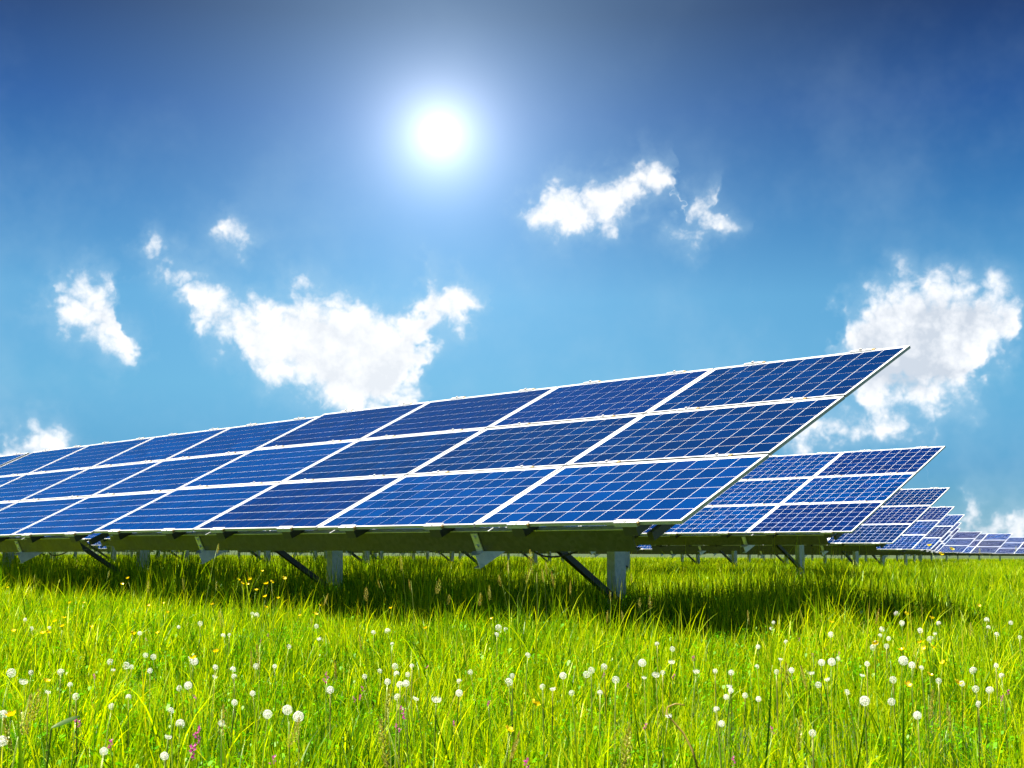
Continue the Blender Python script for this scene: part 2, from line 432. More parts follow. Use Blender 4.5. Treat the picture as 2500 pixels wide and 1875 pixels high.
# ------------------------------------------------------------------ solar racks
TILT = 0.45395; CT, ST = math.cos(TILT), math.sin(TILT)
PW, PH = 1.67, 2.816 / 3                   # pitch of the panels along the row and up the slope
MW, MH = 1.654, PH - 0.018
H0 = 0.80                                  # height of the lower panel edge above the ground
YB = 1.54                                  # posts stand this far behind the lower edge
def loc3(u, v, w):                         # rack coordinates (along row, up slope, out of the plane) -> local xyz of the rack
    return (u, v * CT - w * ST - YB, v * ST + w * CT + H0)
FR = 0.014
def make_frame():
    b = MB()
    d = -0.021
    b.box((-MW, 0, d), (0, FR, 0)); b.box((-MW, MH - FR, d), (0, MH, 0))
    b.box((-MW, FR, d), (-MW + FR, MH - FR, 0)); b.box((-FR, FR, d), (0, MH - FR, 0))
    return b.mesh('panel_frame', M['alu'])
def make_sheet():
    b = MB(); b.box((-MW + FR, FR, -0.009), (-FR, MH - FR, -0.005)); return b.mesh('backsheet', M['sheet'])
CU, CV = (MW - 2 * FR - 0.022) / 10, (MH - 2 * FR - 0.018) / 6
CGAP = 0.0048
def cell_corner(i, j): return -FR - 0.011 - i * CU, FR + 0.009 + j * CV
def cell_box(b, u, v, w0, tone=0.0, tf=None, mi=0):
    g = CGAP / 2
    x0, x1, y0, y1, z0, z1 = u - CU + g, u - g, v + g, v + CV - g, w0, w0 + 0.0012
    vs_ = [(x0,y0,z0),(x1,y0,z0),(x1,y1,z0),(x0,y1,z0),(x0,y0,z1),(x1,y0,z1),(x1,y1,z1),(x0,y1,z1)]
    if tf: vs_ = [tf(*p) for p in vs_]
    b.add(vs_, [(4,5,6,7),(0,1,5,4),(1,2,6,5),(2,3,7,6),(3,0,4,7)], mi, tone)
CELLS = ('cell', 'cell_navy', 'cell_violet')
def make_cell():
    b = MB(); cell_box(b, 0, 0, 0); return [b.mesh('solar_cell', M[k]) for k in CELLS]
ME_FRAME, ME_SHEET, ME_CELL = make_frame(), make_sheet(), make_cell()
def panel_corner(c, r): return -c * PW - 0.008, r * PH + 0.009
def make_cells(panels, seed):
    b = MB()
    r_ = random.Random(seed)
    for (c, r) in panels:
        pu, pv = panel_corner(c, r); shift = r_.random() * .6; kind = 0 if seed == 8 else r_.choice((0, 0, 1, 1, 2))  # all-bright set for the front row, sky reflection put into the cell colour
        for i in range(10):
            for j in range(6):
                u, v = cell_corner(i, j)
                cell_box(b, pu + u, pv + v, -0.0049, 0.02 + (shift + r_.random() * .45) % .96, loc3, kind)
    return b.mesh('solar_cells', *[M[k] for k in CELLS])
NEAR5 = [(0, 0), (0, 1), (0, 2), (1, 0), (1, 1)]
ALL12 = [(c, r) for c in range(4) for r in range(3)]
ME_CELLS_REST = [make_cells([p for p in ALL12 if p not in NEAR5], q) for q in (3, 4, 8)]
ME_CELLS_ALL = [make_cells(ALL12, q) for q in (5, 6, 7, 8)]
CLAMP_U = (0.385, 1.285)
UR = (-1.81, -5.15)                        # rafters / posts
P0, P1 = -0.47, -6.60                      # ends of the cross beams
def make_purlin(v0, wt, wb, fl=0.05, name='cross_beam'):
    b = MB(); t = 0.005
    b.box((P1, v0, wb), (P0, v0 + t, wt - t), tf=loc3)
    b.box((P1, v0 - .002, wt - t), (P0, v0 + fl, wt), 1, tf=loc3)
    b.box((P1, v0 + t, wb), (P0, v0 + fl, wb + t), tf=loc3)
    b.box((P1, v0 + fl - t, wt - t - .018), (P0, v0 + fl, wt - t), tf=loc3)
    return b.mesh(name, M['beam'], M['galv'])  # shade painted on the web by the dark steel, top flange left light
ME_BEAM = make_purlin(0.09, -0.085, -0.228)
ME_BEAM2 = make_purlin(2.25, -0.155, -0.228)
def make_rail():
    b = MB(); b.box((-.02, .146, -.185), (.02, 2.78, -.135), tf=lambda u, v, w: (u, v * CT - w * ST - YB, v * ST + w * CT + H0))
    return b.mesh('rail', M['dark'])
ME_RAIL = make_rail()
def make_rafter():
    b = MB(); t = 0.005
    b.box((-t, .055, -.335), (0, 2.6, -.229), tf=loc3)
    b.box((-.055, .055, -.234), (-t, 2.6, -.229), tf=loc3)
    b.box((-.055, .055, -.335), (-t, 2.6, -.330), tf=loc3)
    b.box((-.055, .055, -.250), (-.051, 2.6, -.234), tf=loc3)
    return b.mesh('rafter', M['galv'])
ME_RAFTER = make_rafter()
def make_post():
    b = MB(); t = 0.006; top = H0 + 0.40; bot = -0.35
    b.box((-t, -.06, bot), (0, .06, top)); b.box((-.075, -.06, bot), (-t, -.054, top)); b.box((-.075, .054, bot), (-t, .06, top))
    b.box((-.075, -.054, bot), (-.070, -.035, top)); b.box((-.075, .035, bot), (-.070, .054, top))
    return b.mesh('post', M['post'])
ME_POST = make_post()
def make_brace(front=True):
    b = MB()
    if front: p, q = (.03, .72 - YB, H0 - .05), (.03, -.04, H0 - .53)
    else: p, q = (.03, 2.05 - YB, H0 + .60), (.03, .05, H0 - .30)
    b.bar(p, q, .042, .042)
    return b.mesh('brace', M['dark'])
ME_BR1 = make_brace(True)
def make_clamp(kind):
    b = MB()
    if kind == 'mid':
        b.box((-.085, -.014, .0005), (.085, .014, .006)); b.box((-.03, -.006, .006), (.03, .006, .009)); b.box((-.012, -.008, .009), (.004, .008, .017))
        b.box((.085, -.011, -.012), (.106, .011, .004), 1)
    else:
        b.box((-.085, -.026, -.024), (.085, -.003, .003)); b.box((-.085, -.003, .0008), (.085, .012, .006)); b.box((-.012, -.022, .003), (.004, -.010, .010))
        b.box((.0851, -.023, -.021), (.092, -.006, -.002), 1)
    return b.mesh('clamp', M['alu'], M['clampend'])
ME_CMID, ME_CEND = make_clamp('mid'), make_clamp('end')
def make_bracket():
    b = MB(); b.box((-.05, .0, -.0845), (.05, .13, -.0255), tf=loc3); return b.mesh('clamp_bracket', M['dark'])
ME_BRK = make_bracket()
def make_plate():
    b = MB(); b.box((-.05, .082, -.226), (.012, .0895, -.10), tf=loc3); b.box((-.06, .03, -.2285), (.02, .0895, -.2262), tf=loc3)
    return b.mesh('joint_plate', M['galv'])
def make_bolt():
    b = MB(); n = 6
    pts = lambda w: [(math.cos(i * math.pi / 3) * .011, w, math.sin(i * math.pi / 3) * .011) for i in range(n)]
    a, c = pts(0), pts(-.011)
    b.add(a + c, [(i, (i + 1) % n, n + (i + 1) % n, n + i) for i in range(n)] + [tuple(range(2 * n - 1, n - 1, -1))])
    return b.mesh('bolt', M['bolt'])
ME_PLATE, ME_BOLT = make_plate(), make_bolt()
def make_cable(seed):
    r_ = random.Random(seed); b = MB()
    u = -.9
    for k in range(4):
        u2 = u - r_.uniform(.5, 1.3); sag = r_.uniform(.03, .12); pts = []
        for i in range(13):
            t = i / 12; uu = u + (u2 - u) * t; x, y, z = loc3(uu, .22, -.20)
            pts.append((x, y + .02 * math.sin(t * 9), z - sag * 4 * t * (1 - t)))
        b.tube(pts, .006, 5); u = u2 - r_.uniform(.2, .5)
    return b.mesh('cable', M['cable'], smooth=True)
ME_CABLE = [make_cable(3), make_cable(8)]

def rack(origin, label, detail=2, slope=0.0, cells=True, group='racks of solar panels standing in rows'):
    """origin: lower corner of the panels at the rack's end nearest the camera, in field coordinates (z above H0)"""
    x0, y0, z0 = origin
    root = bpy.data.objects.new('solar_rack', None); COL.objects.link(root)
    root.location = (x0, y0 + YB, z0); root.rotation_euler = (0, -slope, 0)
    root['label'] = label; root['category'] = 'solar rack'; root['group'] = group
    rot = (TILT, 0, 0)
    for (c, r) in ALL12:
        pu, pv = panel_corner(c, r)
        own = detail >= 2 and (c, r) in NEAR5
        pan = ob('solar_panel', ME_FRAME, root, loc3(pu, pv, rng.uniform(-.002, .002) if own else 0), (TILT + (rng.uniform(-.003, .003) if own else 0), 0, 0))
        ob('backsheet', ME_SHEET, pan)
        shade = {(0, 0): 0, (0, 1): 1, (0, 2): 1, (1, 0): 0, (1, 1): 1}.get((c, r), 0) if label.startswith('large') else 0 if label.startswith('front row') else rng.choice((0, 1, 1, 2))  # front row: navy near end, bright racks beyond; painted stand-in for glancing sky reflection
        if detail >= 2 and (c, r) in NEAR5:
            for i in range(10):
                for j in range(6):
                    u, v = cell_corner(i, j)
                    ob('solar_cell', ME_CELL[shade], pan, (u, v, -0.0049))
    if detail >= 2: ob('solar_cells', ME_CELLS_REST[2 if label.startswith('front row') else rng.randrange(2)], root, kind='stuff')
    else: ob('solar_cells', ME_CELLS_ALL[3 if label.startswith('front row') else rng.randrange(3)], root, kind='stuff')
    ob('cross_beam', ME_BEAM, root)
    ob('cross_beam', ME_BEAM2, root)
    for u in UR:
        ob('rafter', ME_RAFTER, root, (u, 0, 0)); ob('post', ME_POST, root, (u - .004, .03, 0))
        if detail >= 1:
            ob('brace', ME_BR1, root, (u + .01, 0, 0))
            pl = ob('joint_plate', ME_PLATE, root, (u + .04, 0, 0))
            for w in (-.125, -.185): ob('bolt', ME_BOLT, pl, loc3(-.02, .0815, w), rot)
    for c in range(4):
        for cu in CLAMP_U:
            u = -c * PW - cu
            ob('rail', ME_RAIL, root, (u, 0, 0))
            if detail >= 1:
                ob('clamp_bracket', ME_BRK, root, (u, 0, 0))
                for line in range(4):
                    du = rng.uniform(-.02, .02)
                    if line == 0: ob('clamp', ME_CEND, root, loc3(u + du, .013, 0), rot)
                    elif line < 3: ob('clamp', ME_CMID, root, loc3(u + du, line * PH, 0), rot)
                    else: ob('clamp', ME_CMID, root, loc3(u + du, 3 * PH - .010, 0), rot)
    if detail >= 1: ob('cable', ME_CABLE[rng.random() < .5], root)
    return root

TW = 4 * PW + 0.12
ROWS = [  # origin of the end rack of each row, number of racks built, detail of each
 ((0, 0, 0), 3), ((-4.80, 9.48, .06), 4), ((-10.08, 19.56, -.05), 7), ((-14.61, 28.37, -.19), 7), ((-18.65, 36.79, -.21), 6),
 ((-24.77, 48.30, -.27), 2), ((-30.57, 59.33, -.34), 2), ((-34.33, 69.16, -.42), 2), ((-35.38, 75.36, -.48), 2), ((-38.9, 92.25, -.59), 2)]
ORD = ['front', 'second', 'third', 'fourth', 'fifth', 'sixth', 'seventh', 'eighth', 'ninth', 'tenth']
POSN = ['at the sunlit right end', 'second from the right end', 'third from the right end', 'fourth from the right end', 'fifth from the right end', 'sixth from the right end', 'seventh from the right end']
def build_racks():
    for ri, (o, n) in enumerate(ROWS):
        for k in range(n):
            x, y, z = o
            x -= k * TW; slope = 0.0
            if ri == 0 and k > 0: y += .04; z = -.012 - .04 * (k - 1); slope = .006
            det = (2 if (ri == 0 and k < 2) or (ri in (1, 2) and k == 0) else 1 if ri < 2 or (ri < 4 and k < 3) else 0)
            if ri == 0:
                lab = ['large tilted rack of blue solar panels at the free end of the front row, nearest',
                       'front row rack of blue solar panels beyond the first gap in the beam',
                       'front row rack of solar panels cut off by the left edge of the picture'][k]
            else:
                lab = 'rack of blue solar panels, %s, of the %s row back' % (POSN[k], ORD[ri])
            rack((x, y, z), lab, det, slope)
build_racks()

# ------------------------------------------------------------------ meadow grass
def blades(n, radius, h0, h1, w0, w1, seg, lean, seed, curl=0.6, straw=0.05):
    g = np.random.default_rng(seed); V = []; F = []; T = []
    for _ in range(n):
        a = g.uniform(0, 2 * math.pi); rr = radius * math.sqrt(g.uniform()); x, y = rr * math.cos(a), rr * math.sin(a)
        h = g.uniform(h0, h1) * (0.75 + .25 * g.uniform()); wd = g.uniform(w0, w1)
        la = g.uniform(0, 2 * math.pi); ln = abs(g.normal(0, lean)) ; cv = g.uniform(0, curl)
        fa = g.uniform(0, 2 * math.pi); sx, sy = math.cos(fa), math.sin(fa)
        tone = 0.97 + .03 * g.uniform() if g.uniform() < straw else np.clip(g.normal(.56, .32), .02, .93)
        base = len(V); px, py, pz = x, y, -0.02
        for i in range(seg + 1):
            t = i / seg
            wdt = wd * (1 - t) ** .75 * (0.75 + .6 * min(t, .4))
            th = ln + cv * t * t * 1.6
            if i:
                ds = h / seg
                px += math.sin(th) * math.cos(la) * ds; py += math.sin(th) * math.sin(la) * ds; pz += math.cos(th) * ds
            if i < seg:
                V += [(px - sx * wdt / 2, py - sy * wdt / 2, pz), (px + sx * wdt / 2, py + sy * wdt / 2, pz)]; T += [tone, tone]
            else: V.append((px, py, pz)); T.append(tone)
        for i in range(seg - 1): b = base + 2 * i; F.append((b, b + 1, b + 3, b + 2))
        b = base + 2 * (seg - 1); F.append((b, b + 1, b + 2))
    return V, F, T
def weeds(n, radius, h, seed):
    g = np.random.default_rng(seed); V = []; F = []; T = []
    for _ in range(n):
        a = g.uniform(0, 2 * math.pi); rr = radius * math.sqrt(g.uniform()); x, y = rr * math.cos(a), rr * math.sin(a)
        hh = g.uniform(.3, 1) * h; la = g.uniform(0, 2 * math.pi); l = g.uniform(.012, .032); wd = l * g.uniform(.28, .5); el = g.uniform(-.3, .9)
        dx, dy, dz = math.cos(la) * math.cos(el), math.sin(la) * math.cos(el), math.sin(el); sx, sy = -math.sin(la), math.cos(la)
        tone = float(np.clip(g.normal(.5, .25), .02, 1)); b = len(V)
        for t, k in ((0, .15), (.45, 1), (.75, .8)):
            V += [(x + dx*l*t - sx*wd*k/2, y + dy*l*t - sy*wd*k/2, hh + dz*l*t), (x + dx*l*t + sx*wd*k/2, y + dy*l*t + sy*wd*k/2, hh + dz*l*t)]; T += [tone, tone]
        V.append((x + dx*l, y + dy*l, hh + dz*l - .004)); T.append(tone)
        F += [(b, b+1, b+3, b+2), (b+2, b+3, b+5, b+4), (b+4, b+5, b+6)]
        V += [(x - .001, y, 0), (x + .001, y, 0)]; T += [tone, tone]; F.append((b + 7, b + 8, b + 1, b))
    return V, F, T
def tuft_mesh(name, data, mat):
    V, F, T = data
    me = bpy.data.meshes.new(name); me.from_pydata(V, [], F); me.materials.append(mat)
    at = me.attributes.new('tone', 'FLOAT', 'POINT'); at.data.foreach_set('value', [float(t) for t in T])
    me.update(); return me
tufts = bpy.data.collections.new('grass_tufts')
def add_tuft(i, data, mat):
    o = bpy.data.objects.new('tuft_%02d' % i, tuft_mesh('tuft_%02d' % i, data, mat)); tufts.objects.link(o)
for i in range(5): add_tuft(i, blades(31, .10, .12, .34, .0044, .0112, 5, .14, 100 + i, .5, .05), M['grass'])
for i in range(5, 7): add_tuft(i, blades(13, .10, .26, .46, .0044, .0105, 6, .10, 200 + i, .7, .08), M['grass'])
for i in range(7, 9): add_tuft(i, weeds(46, .12, .19, 300 + i), M['weed'])
for i in range(9, 12): add_tuft(i, blades(90, .30, .20, .40, .006, .013, 4, .20, 400 + i, .6, .04), M['grass'])
for i in range(12, 14): add_tuft(i, blades(90, .9, .20, .40, .016, .034, 3, .22, 500 + i, .4, .04), M['grass'])
FWD = np.array([math.sin(YAW), math.cos(YAW)]); SIDE = np.array([math.cos(YAW), -math.sin(YAW)])
def strip(d0, d1, per_m2, kinds, weights, smin, smax, g, wide=0.50, pad=0.8):
    area = wide * (d1 * d1 - d0 * d0) + 2 * pad * (d1 - d0)
    n = int(area * per_m2)
    d = np.sqrt(g.uniform(0, 1, n) * (d1 * d1 - d0 * d0) + d0 * d0)
    s = g.uniform(-1, 1, n) * (wide * d + pad)
    P = CAM[:2] + d[:, None] * FWD + s[:, None] * SIDE
    k = g.choice(kinds, n, p=np.array(weights) / sum(weights)); sc = g.uniform(smin, smax, n)
    return P, k, sc
def build_grass():
    g = np.random.default_rng(5)
    near_k, near_w = list(range(9)), [4, 4, 4, 4, 4, 2.2, 2.2, 3, 3]
    parts = [strip(1.2, 6, 110, near_k, near_w, .62, 1.0, g), strip(6, 14, 95, near_k, near_w, .75, 1.1, g),
             strip(13, 30, 18, [9, 10, 11, 8], [3, 3, 3, 1.5], .8, 1.25, g), strip(30, 62, 4.0, [9, 10, 11, 12, 13], [2, 2, 2, 1, 1], .85, 1.3, g),
             strip(62, 150, .9, [12, 13], [1, 1], .85, 1.3, g)]
    P = np.concatenate([p[0] for p in parts]); K = np.concatenate([p[1] for p in parts]); S = np.concatenate([p[2] for p in parts])
    cl = 0.82 + .34 * (np.sin(P[:, 0] * 1.7 + 2 * np.sin(P[:, 1] * .9)) * np.sin(P[:, 1] * 1.3 + 1.5 * np.sin(P[:, 0] * .8)) * .5 + .5)
    S = S * cl
    # rank growth round the racks, where nobody mows
    bay = P[:, 1] + .25 * np.sin(P[:, 0] * 1.9)
    tall = np.clip((bay - .35) / .5, 0, 1) * np.clip((3.2 - bay) / .5, 0, 1) * np.clip((.25 + .12 * P[:, 1] - P[:, 0]) / .7, 0, 1)
    row2 = np.clip((bay - 7.0) / 1.5, 0, 1) * np.clip((13.0 - bay) / 2.0, 0, 1)
    HF = 1.0 + .95 * tall + .20 * row2 + .12 * np.clip((bay + 1.6) / 1.2, 0, 1) * (bay < 0)
    Z = ground_z(P[:, 0], P[:, 1])
    me = bpy.data.meshes.new('grass'); me.vertices.add(len(P))
    me.vertices.foreach_set('co', np.column_stack([P, Z]).astype(np.float32).ravel())
    a = me.attributes.new('turn', 'FLOAT_VECTOR', 'POINT')
    rot = np.column_stack([g.normal(0, .07, len(P)), g.normal(0, .07, len(P)), g.uniform(0, 6.283, len(P))])
    a.data.foreach_set('vector', rot.astype(np.float32).ravel())
    a = me.attributes.new('size', 'FLOAT_VECTOR', 'POINT')
    a.data.foreach_set('vector', np.column_stack([S, S, S * HF * g.uniform(.85, 1.1, len(P))]).astype(np.float32).ravel())
    a = me.attributes.new('pick', 'INT', 'POINT'); a.data.foreach_set('value', K.astype(np.int32))
    o = ob('grass', me, kind='stuff', label='tall yellow-green meadow grass covering the whole field', category='grass')
    ng = bpy.data.node_groups.new('grass_scatter', 'GeometryNodeTree')
    ng.interface.new_socket('Geometry', in_out='INPUT', socket_type='NodeSocketGeometry')
    ng.interface.new_socket('Geometry', in_out='OUTPUT', socket_type='NodeSocketGeometry')
    N = ng.nodes; L = ng.links
    gi, go = N.new('NodeGroupInput'), N.new('NodeGroupOutput')
    ci = N.new('GeometryNodeCollectionInfo'); ci.inputs['Collection'].default_value = tufts
    ci.inputs['Separate Children'].default_value = True; ci.inputs['Reset Children'].default_value = True
    ip = N.new('GeometryNodeInstanceOnPoints'); ip.inputs['Pick Instance'].default_value = True
    def named(name, typ):
        nd = N.new('GeometryNodeInputNamedAttribute'); nd.data_type = typ; nd.inputs['Name'].default_value = name; return nd.outputs[0]
    L.new(gi.outputs[0], ip.inputs['Points']); L.new(ci.outputs[0], ip.inputs['Instance'])
    L.new(named('pick', 'INT'), ip.inputs['Instance Index'])
    er = N.new('FunctionNodeEulerToRotation'); L.new(named('turn', 'FLOAT_VECTOR'), er.inputs[0]); L.new(er.outputs[0], ip.inputs['Rotation'])
    L.new(named('size', 'FLOAT_VECTOR'), ip.inputs['Scale'])
    L.new(ip.outputs[0], go.inputs[0])
    md = o.modifiers.new('scatter', 'NODES'); md.node_group = ng
    print('grass tufts', len(P))
build_grass()

# ------------------------------------------------------------------ flowers and seed heads
def bent(h, bend, n=6, r0=.0022, r1=.0016):
    return [(bend * h * (i / n) ** 2, 0, h * (i / n)) for i in range(n + 1)]
def stem_mesh(name, bend, r0, r1, tone, mat='stem'):
    b = MB(); b.tube(bent(1.0, bend), r0, 5, 0, tone, r1); return b.mesh(name, M[mat], smooth=True)
STEMS = [stem_mesh('flower_stem', bd, .0026, .0018, tn) for bd, tn in ((.05, .3), (.12, .6), (-.09, .5), (.02, .9))]
THIN = [stem_mesh('flower_stem', bd, .0014, .0008, tn) for bd, tn in ((.08, .2), (.2, .4), (-.14, .3), (.3, .5))]
STEM_X = [.05, .12, -.09, .02]; THIN_X = [.08, .2, -.14, .3]
def clock_mesh(seed, keep=lambda d: True, n=95, squash=1.0, droop=0.0):
    g = np.random.default_rng(seed); b = MB(); c = MB()
    k = 0
    for i in range(n):
        z = 1 - 2 * (i + .5) / n; t = i * 2.39996 + g.normal(0, .05); s = math.sqrt(1 - z * z)
        d = Vector((s * math.cos(t), s * math.sin(t), z))
        if not keep(d): continue
        r0, r1 = .13, .80 + .1 * g.uniform()
        a = d.orthogonal().normalized(); q = d.cross(a); sc = Vector((1, 1, squash))
        tip = d * r1; w = .012
        P = lambda p: tuple(x * y for x, y in zip(p, sc))
        b.add([P(d * r0 - a * w), P(d * r0 + a * w), P(tip)], [(0, 1, 2)], 0, .5)
        off = g.uniform(0, 6.28); m = 7; u = .24
        for j in range(m):
            th = off + 6.283 * j / m; e = a * math.cos(th) + q * math.sin(th); f = a * -math.sin(th) + q * math.cos(th)
            b.add([P(tip), P(tip + e * u + d * .14 + f * .026), P(tip + e * u + d * .14 - f * .026)], [(0, 1, 2)], 0, .5)
    n0 = 8
    vs_, fs = [], []
    for i in range(5):
        ph = math.pi * i / 4
        for j in range(n0): vs_.append((.15 * math.sin(ph) * math.cos(6.283 * j / n0), .15 * math.sin(ph) * math.sin(6.283 * j / n0), .15 * math.cos(ph) * squash))
    for i in range(4):
        for j in range(n0): fs.append((i*n0+j, (i+1)*n0+j, (i+1)*n0+(j+1)%n0, i*n0+(j+1)%n0))
    b.add(vs_, fs, 1, .3)
    return b.mesh('seed_head', M['pappus'], M['seed'])
CLOCKS = [clock_mesh(1), clock_mesh(2, n=60), clock_mesh(3, keep=lambda d: d.z > -.25 or d.x > .5, n=90), clock_mesh(4, keep=lambda d: d.x + .4 * d.z > -.35, n=80), clock_mesh(5, keep=lambda d: d.z < .35, n=90, squash=.75)]
def zoomed(ox, lst): return [(ox + x / 2.602, 1450 + y / 2.602, s / 2.602) for (x, y, s) in lst]
DANDELIONS = zoomed(0, [(160,163,38),(200,220,42),(313,215,30),(888,250,48),(1272,188,46),(1135,210,36),(1603,125,34),(1630,135,40),(1418,265,40),(1457,260,34),(2010,205,40),(2026,283,46),
 (2098,610,62),(700,432,66),(718,480,44),(800,455,60),(836,465,42),(925,390,54),(975,400,54),(952,488,50),(1235,430,62),(1205,410,44),(1368,465,44),(1480,480,52),(1488,525,60),(1628,460,54),(1745,460,42),
 (387,497,60),(72,502,66),(150,555,76),(198,500,44),(445,578,50),(482,652,64),(305,620,44),(816,655,28),(1140,600,66),(1195,582,60),(1365,525,50),(1490,690,60),(1605,632,50),(1085,742,56),
 (1408,822,72),(1070,905,62),(1145,825,70),(1045,1030,76),(660,1000,70),(20,765,80),(15,935,100),(710,715,34),(1835,335,36),(1700,765,98),(1825,737,108),(1895,780,100)])
BIG3 = len(DANDELIONS) - 3
DANDELIONS += zoomed(850, [(160,245,40),(250,235,52),(280,318,26),(955,215,62),(1000,225,38),(943,258,42),(1140,390,54),(298,460,52),(308,508,50),(250,558,54),(330,578,60),(368,568,56),(105,525,50),
 (200,490,48),(405,458,44),(378,512,38),(312,655,70),(430,662,50),(562,668,76),(705,630,56),(776,497,44),(706,555,38),(1020,560,70),(1042,520,38),(1365,520,62),(1515,512,62),(1545,485,54),(1626,463,56),
 (1868,438,64),(1962,318,40),(2060,350,42),(2055,430,64),(1955,512,62),(1998,500,38),(1880,530,50),(1300,600,52),(1235,590,44),(1600,628,44),(1700,545,60),(2035,772,60),(1420,630,38)])
DANDELIONS += zoomed(1650, [(1180,115,38),(1315,64,44),(1403,127,44),(1437,185,48),(1670,187,46),(1552,232,40),(1647,250,34),(1310,224,44),(1298,264,40),(1352,284,46),(1338,332,50),(1270,312,38),(1252,340,44),
 (1618,290,60),(1975,165,50),(1985,213,40),(2038,258,50),(2128,184,40),(2185,275,36),(522,336,44),(620,182,38),(605,220,32),(985,258,46),(700,305,34),(352,500,62),(340,585,62),(350,615,48),(926,436,56),
 (990,432,62),(1030,412,42),(862,500,66),(735,485,56),(640,495,50),(905,578,64),(960,540,46),(1445,424,76),(1500,452,66),(1890,488,66),(1905,604,70),(1995,613,68),(1818,570,52),(2070,520,54),(1670,552,54),
 (1185,515,50),(1215,445,44),(1380,545,52),(1535,772,80),(868,884,70),(1200,680,80),(1370,685,66),(665,412,40),(250,490,38),(130,490,56),(515,462,40),(1085,625,42),(440,645,60),(290,825,50),(258,735,56),
 (2035,455,40),(1560,470,44),(525,668,50),(320,655,42),(1925,700,50)])
def plant(name, px, py, head_z, cat, label, group, stems, sx, dist=None):
    p = at_height(px, py, head_z) if dist is None else at_distance(px, py, dist)
    k = rng.randrange(len(stems)); a = rng.uniform(0, 6.283)
    gz0 = float(ground_z(p[0], p[1])); h = p[2] - gz0
    bx, by = p[0] - math.cos(a) * sx[k] * h, p[1] - math.sin(a) * sx[k] * h
    root = bpy.data.objects.new(name, None); COL.objects.link(root)
    root.location = (bx, by, gz0); root.rotation_euler = (0, 0, a)
    root['label'] = label; root['category'] = cat; root['group'] = group
    st = ob('stem', stems[k], root); st.scale = (h, h, h) if False else (h, 1, h)
    st.scale = (h, 1.0, h)
    return root, (sx[k] * h, 0, h), float(np.linalg.norm(p - CAM))
def zone(px, py):
    row = 'near the front' if py > 1660 else 'in the middle of the meadow' if py > 1560 else 'close to the racks'
    col = 'left' if px < 600 else 'centre left' if px < 1150 else 'centre' if px < 1650 else 'centre right' if px < 2080 else 'right'
    return row + ', ' + col
LOOK = ['full round white', 'thin see-through white', 'half-blown white', 'lopsided white', 'flattened white']
def build_dandelions():
    labs = {BIG3: 'big white dandelion clock just left of an overlapping pair, near the front', BIG3 + 1: 'biggest white dandelion clock, upper one of an overlapping pair', BIG3 + 2: 'big white dandelion clock, lower one of an overlapping pair'}
    for i, (px, py, dia) in enumerate(DANDELIONS):
        hz = rng.uniform(.245, .275)
        kind = 0 if i in labs or rng.random() < .28 else rng.randrange(1, 5)
        root, tip, dist = plant('dandelion', px, py, hz, 'dandelion', labs.get(i, '%s dandelion clock %s' % (LOOK[kind], zone(px, py))), 'dandelion clocks in the meadow', STEMS, STEM_X)
        r = min(max(dia / FPX * dist / 2 * rng.uniform(.52, .78), .0075), .0165)
        me = CLOCKS[kind]
        hd = ob('seed_head', me, root, tip, (rng.uniform(-.4, .4), rng.uniform(-.4, .4), rng.uniform(0, 6.28))); hd.scale = (r, r, r)
build_dandelions()

def cup_mesh(seed, n=5, open_=.55):
    g = np.random.default_rng(seed); b = MB()
    for i in range(n):
        t = 6.283 * i / n + g.normal(0, .08); c, s = math.cos(t), math.sin(t)
        rows = []
        for k, (rad, z, w) in enumerate(((.08, 0, .12), (.5, .12 + .1 * open_, .42), (.86, .35 + .3 * open_, .46), (1.0, .62 + .3 * open_, .26))):
            rows += [(c * rad + s * w, s * rad - c * w, z), (c * rad * 1.04, s * rad * 1.04, z - .04), (c * rad - s * w, s * rad + c * w, z)]
        f = []
        for k in range(3):
            o = 3 * k; f += [(o, o+1, o+4, o+3), (o+1, o+2, o+5, o+4)]
        b.add(rows, f, 0, float(g.uniform(.1, .9)))
    b.tube([(0, 0, .02), (0, 0, .22)], .16, 6, 1, .5, .20)
    return b.mesh('flower', M['yellow'], M['stem'])
CUPS = [cup_mesh(1), cup_mesh(2, open_=.3), cup_mesh(3, open_=.8)]
BUTTERCUPS = [(x, y, .29, None) for (x, y, s) in zoomed(0, [(q[0], q[1], 0) for q in [(445,57),(530,57),(943,75),(1040,60),(1066,118),(1348,68),(350,175),(405,153),(396,207),(270,252),(84,238),(843,255),(1005,248),(577,210),(1372,368),(294,558),(1690,85),(1905,138),(2030,73),(70,775),(1228,412)]])
              + zoomed(850, [(q[0], q[1], 0) for q in [(910,160),(268,92),(490,220),(1188,705),(1020,868)]])
              + zoomed(1650, [(q[0], q[1], 0) for q in [(1553,310),(1435,358),(1580,350),(1630,340),(1612,515),(1470,580),(1790,570),(1465,127),(1700,440),(1272,320)]])]
BUTTERCUPS += [(x, y, None, d) for (x, y, d) in [(19,1435,10.5),(312,1412,9.2),(298,1427,9.1),(582,1416,8.4),(591,1425,8.5),(640,1395,8.1),(694,1413,8.0),(611,1415,8.2),(663,1422,8.0),(647,1426,8.1),(653,1425,8.3),(604,1427,8.2),(626,1441,8.0),(648,1457,7.9),(679,1461,7.7),(2269,1333,7.0),(2323,1342,6.6),(2296,1354,6.8)]]
BUTTERCUPS += [(x, y, .32, None) for (x, y) in [(118,1545),(905,1440),(1310,1448),(770,1500),(2030,1520),(2390,1480),(2275,1510)]]
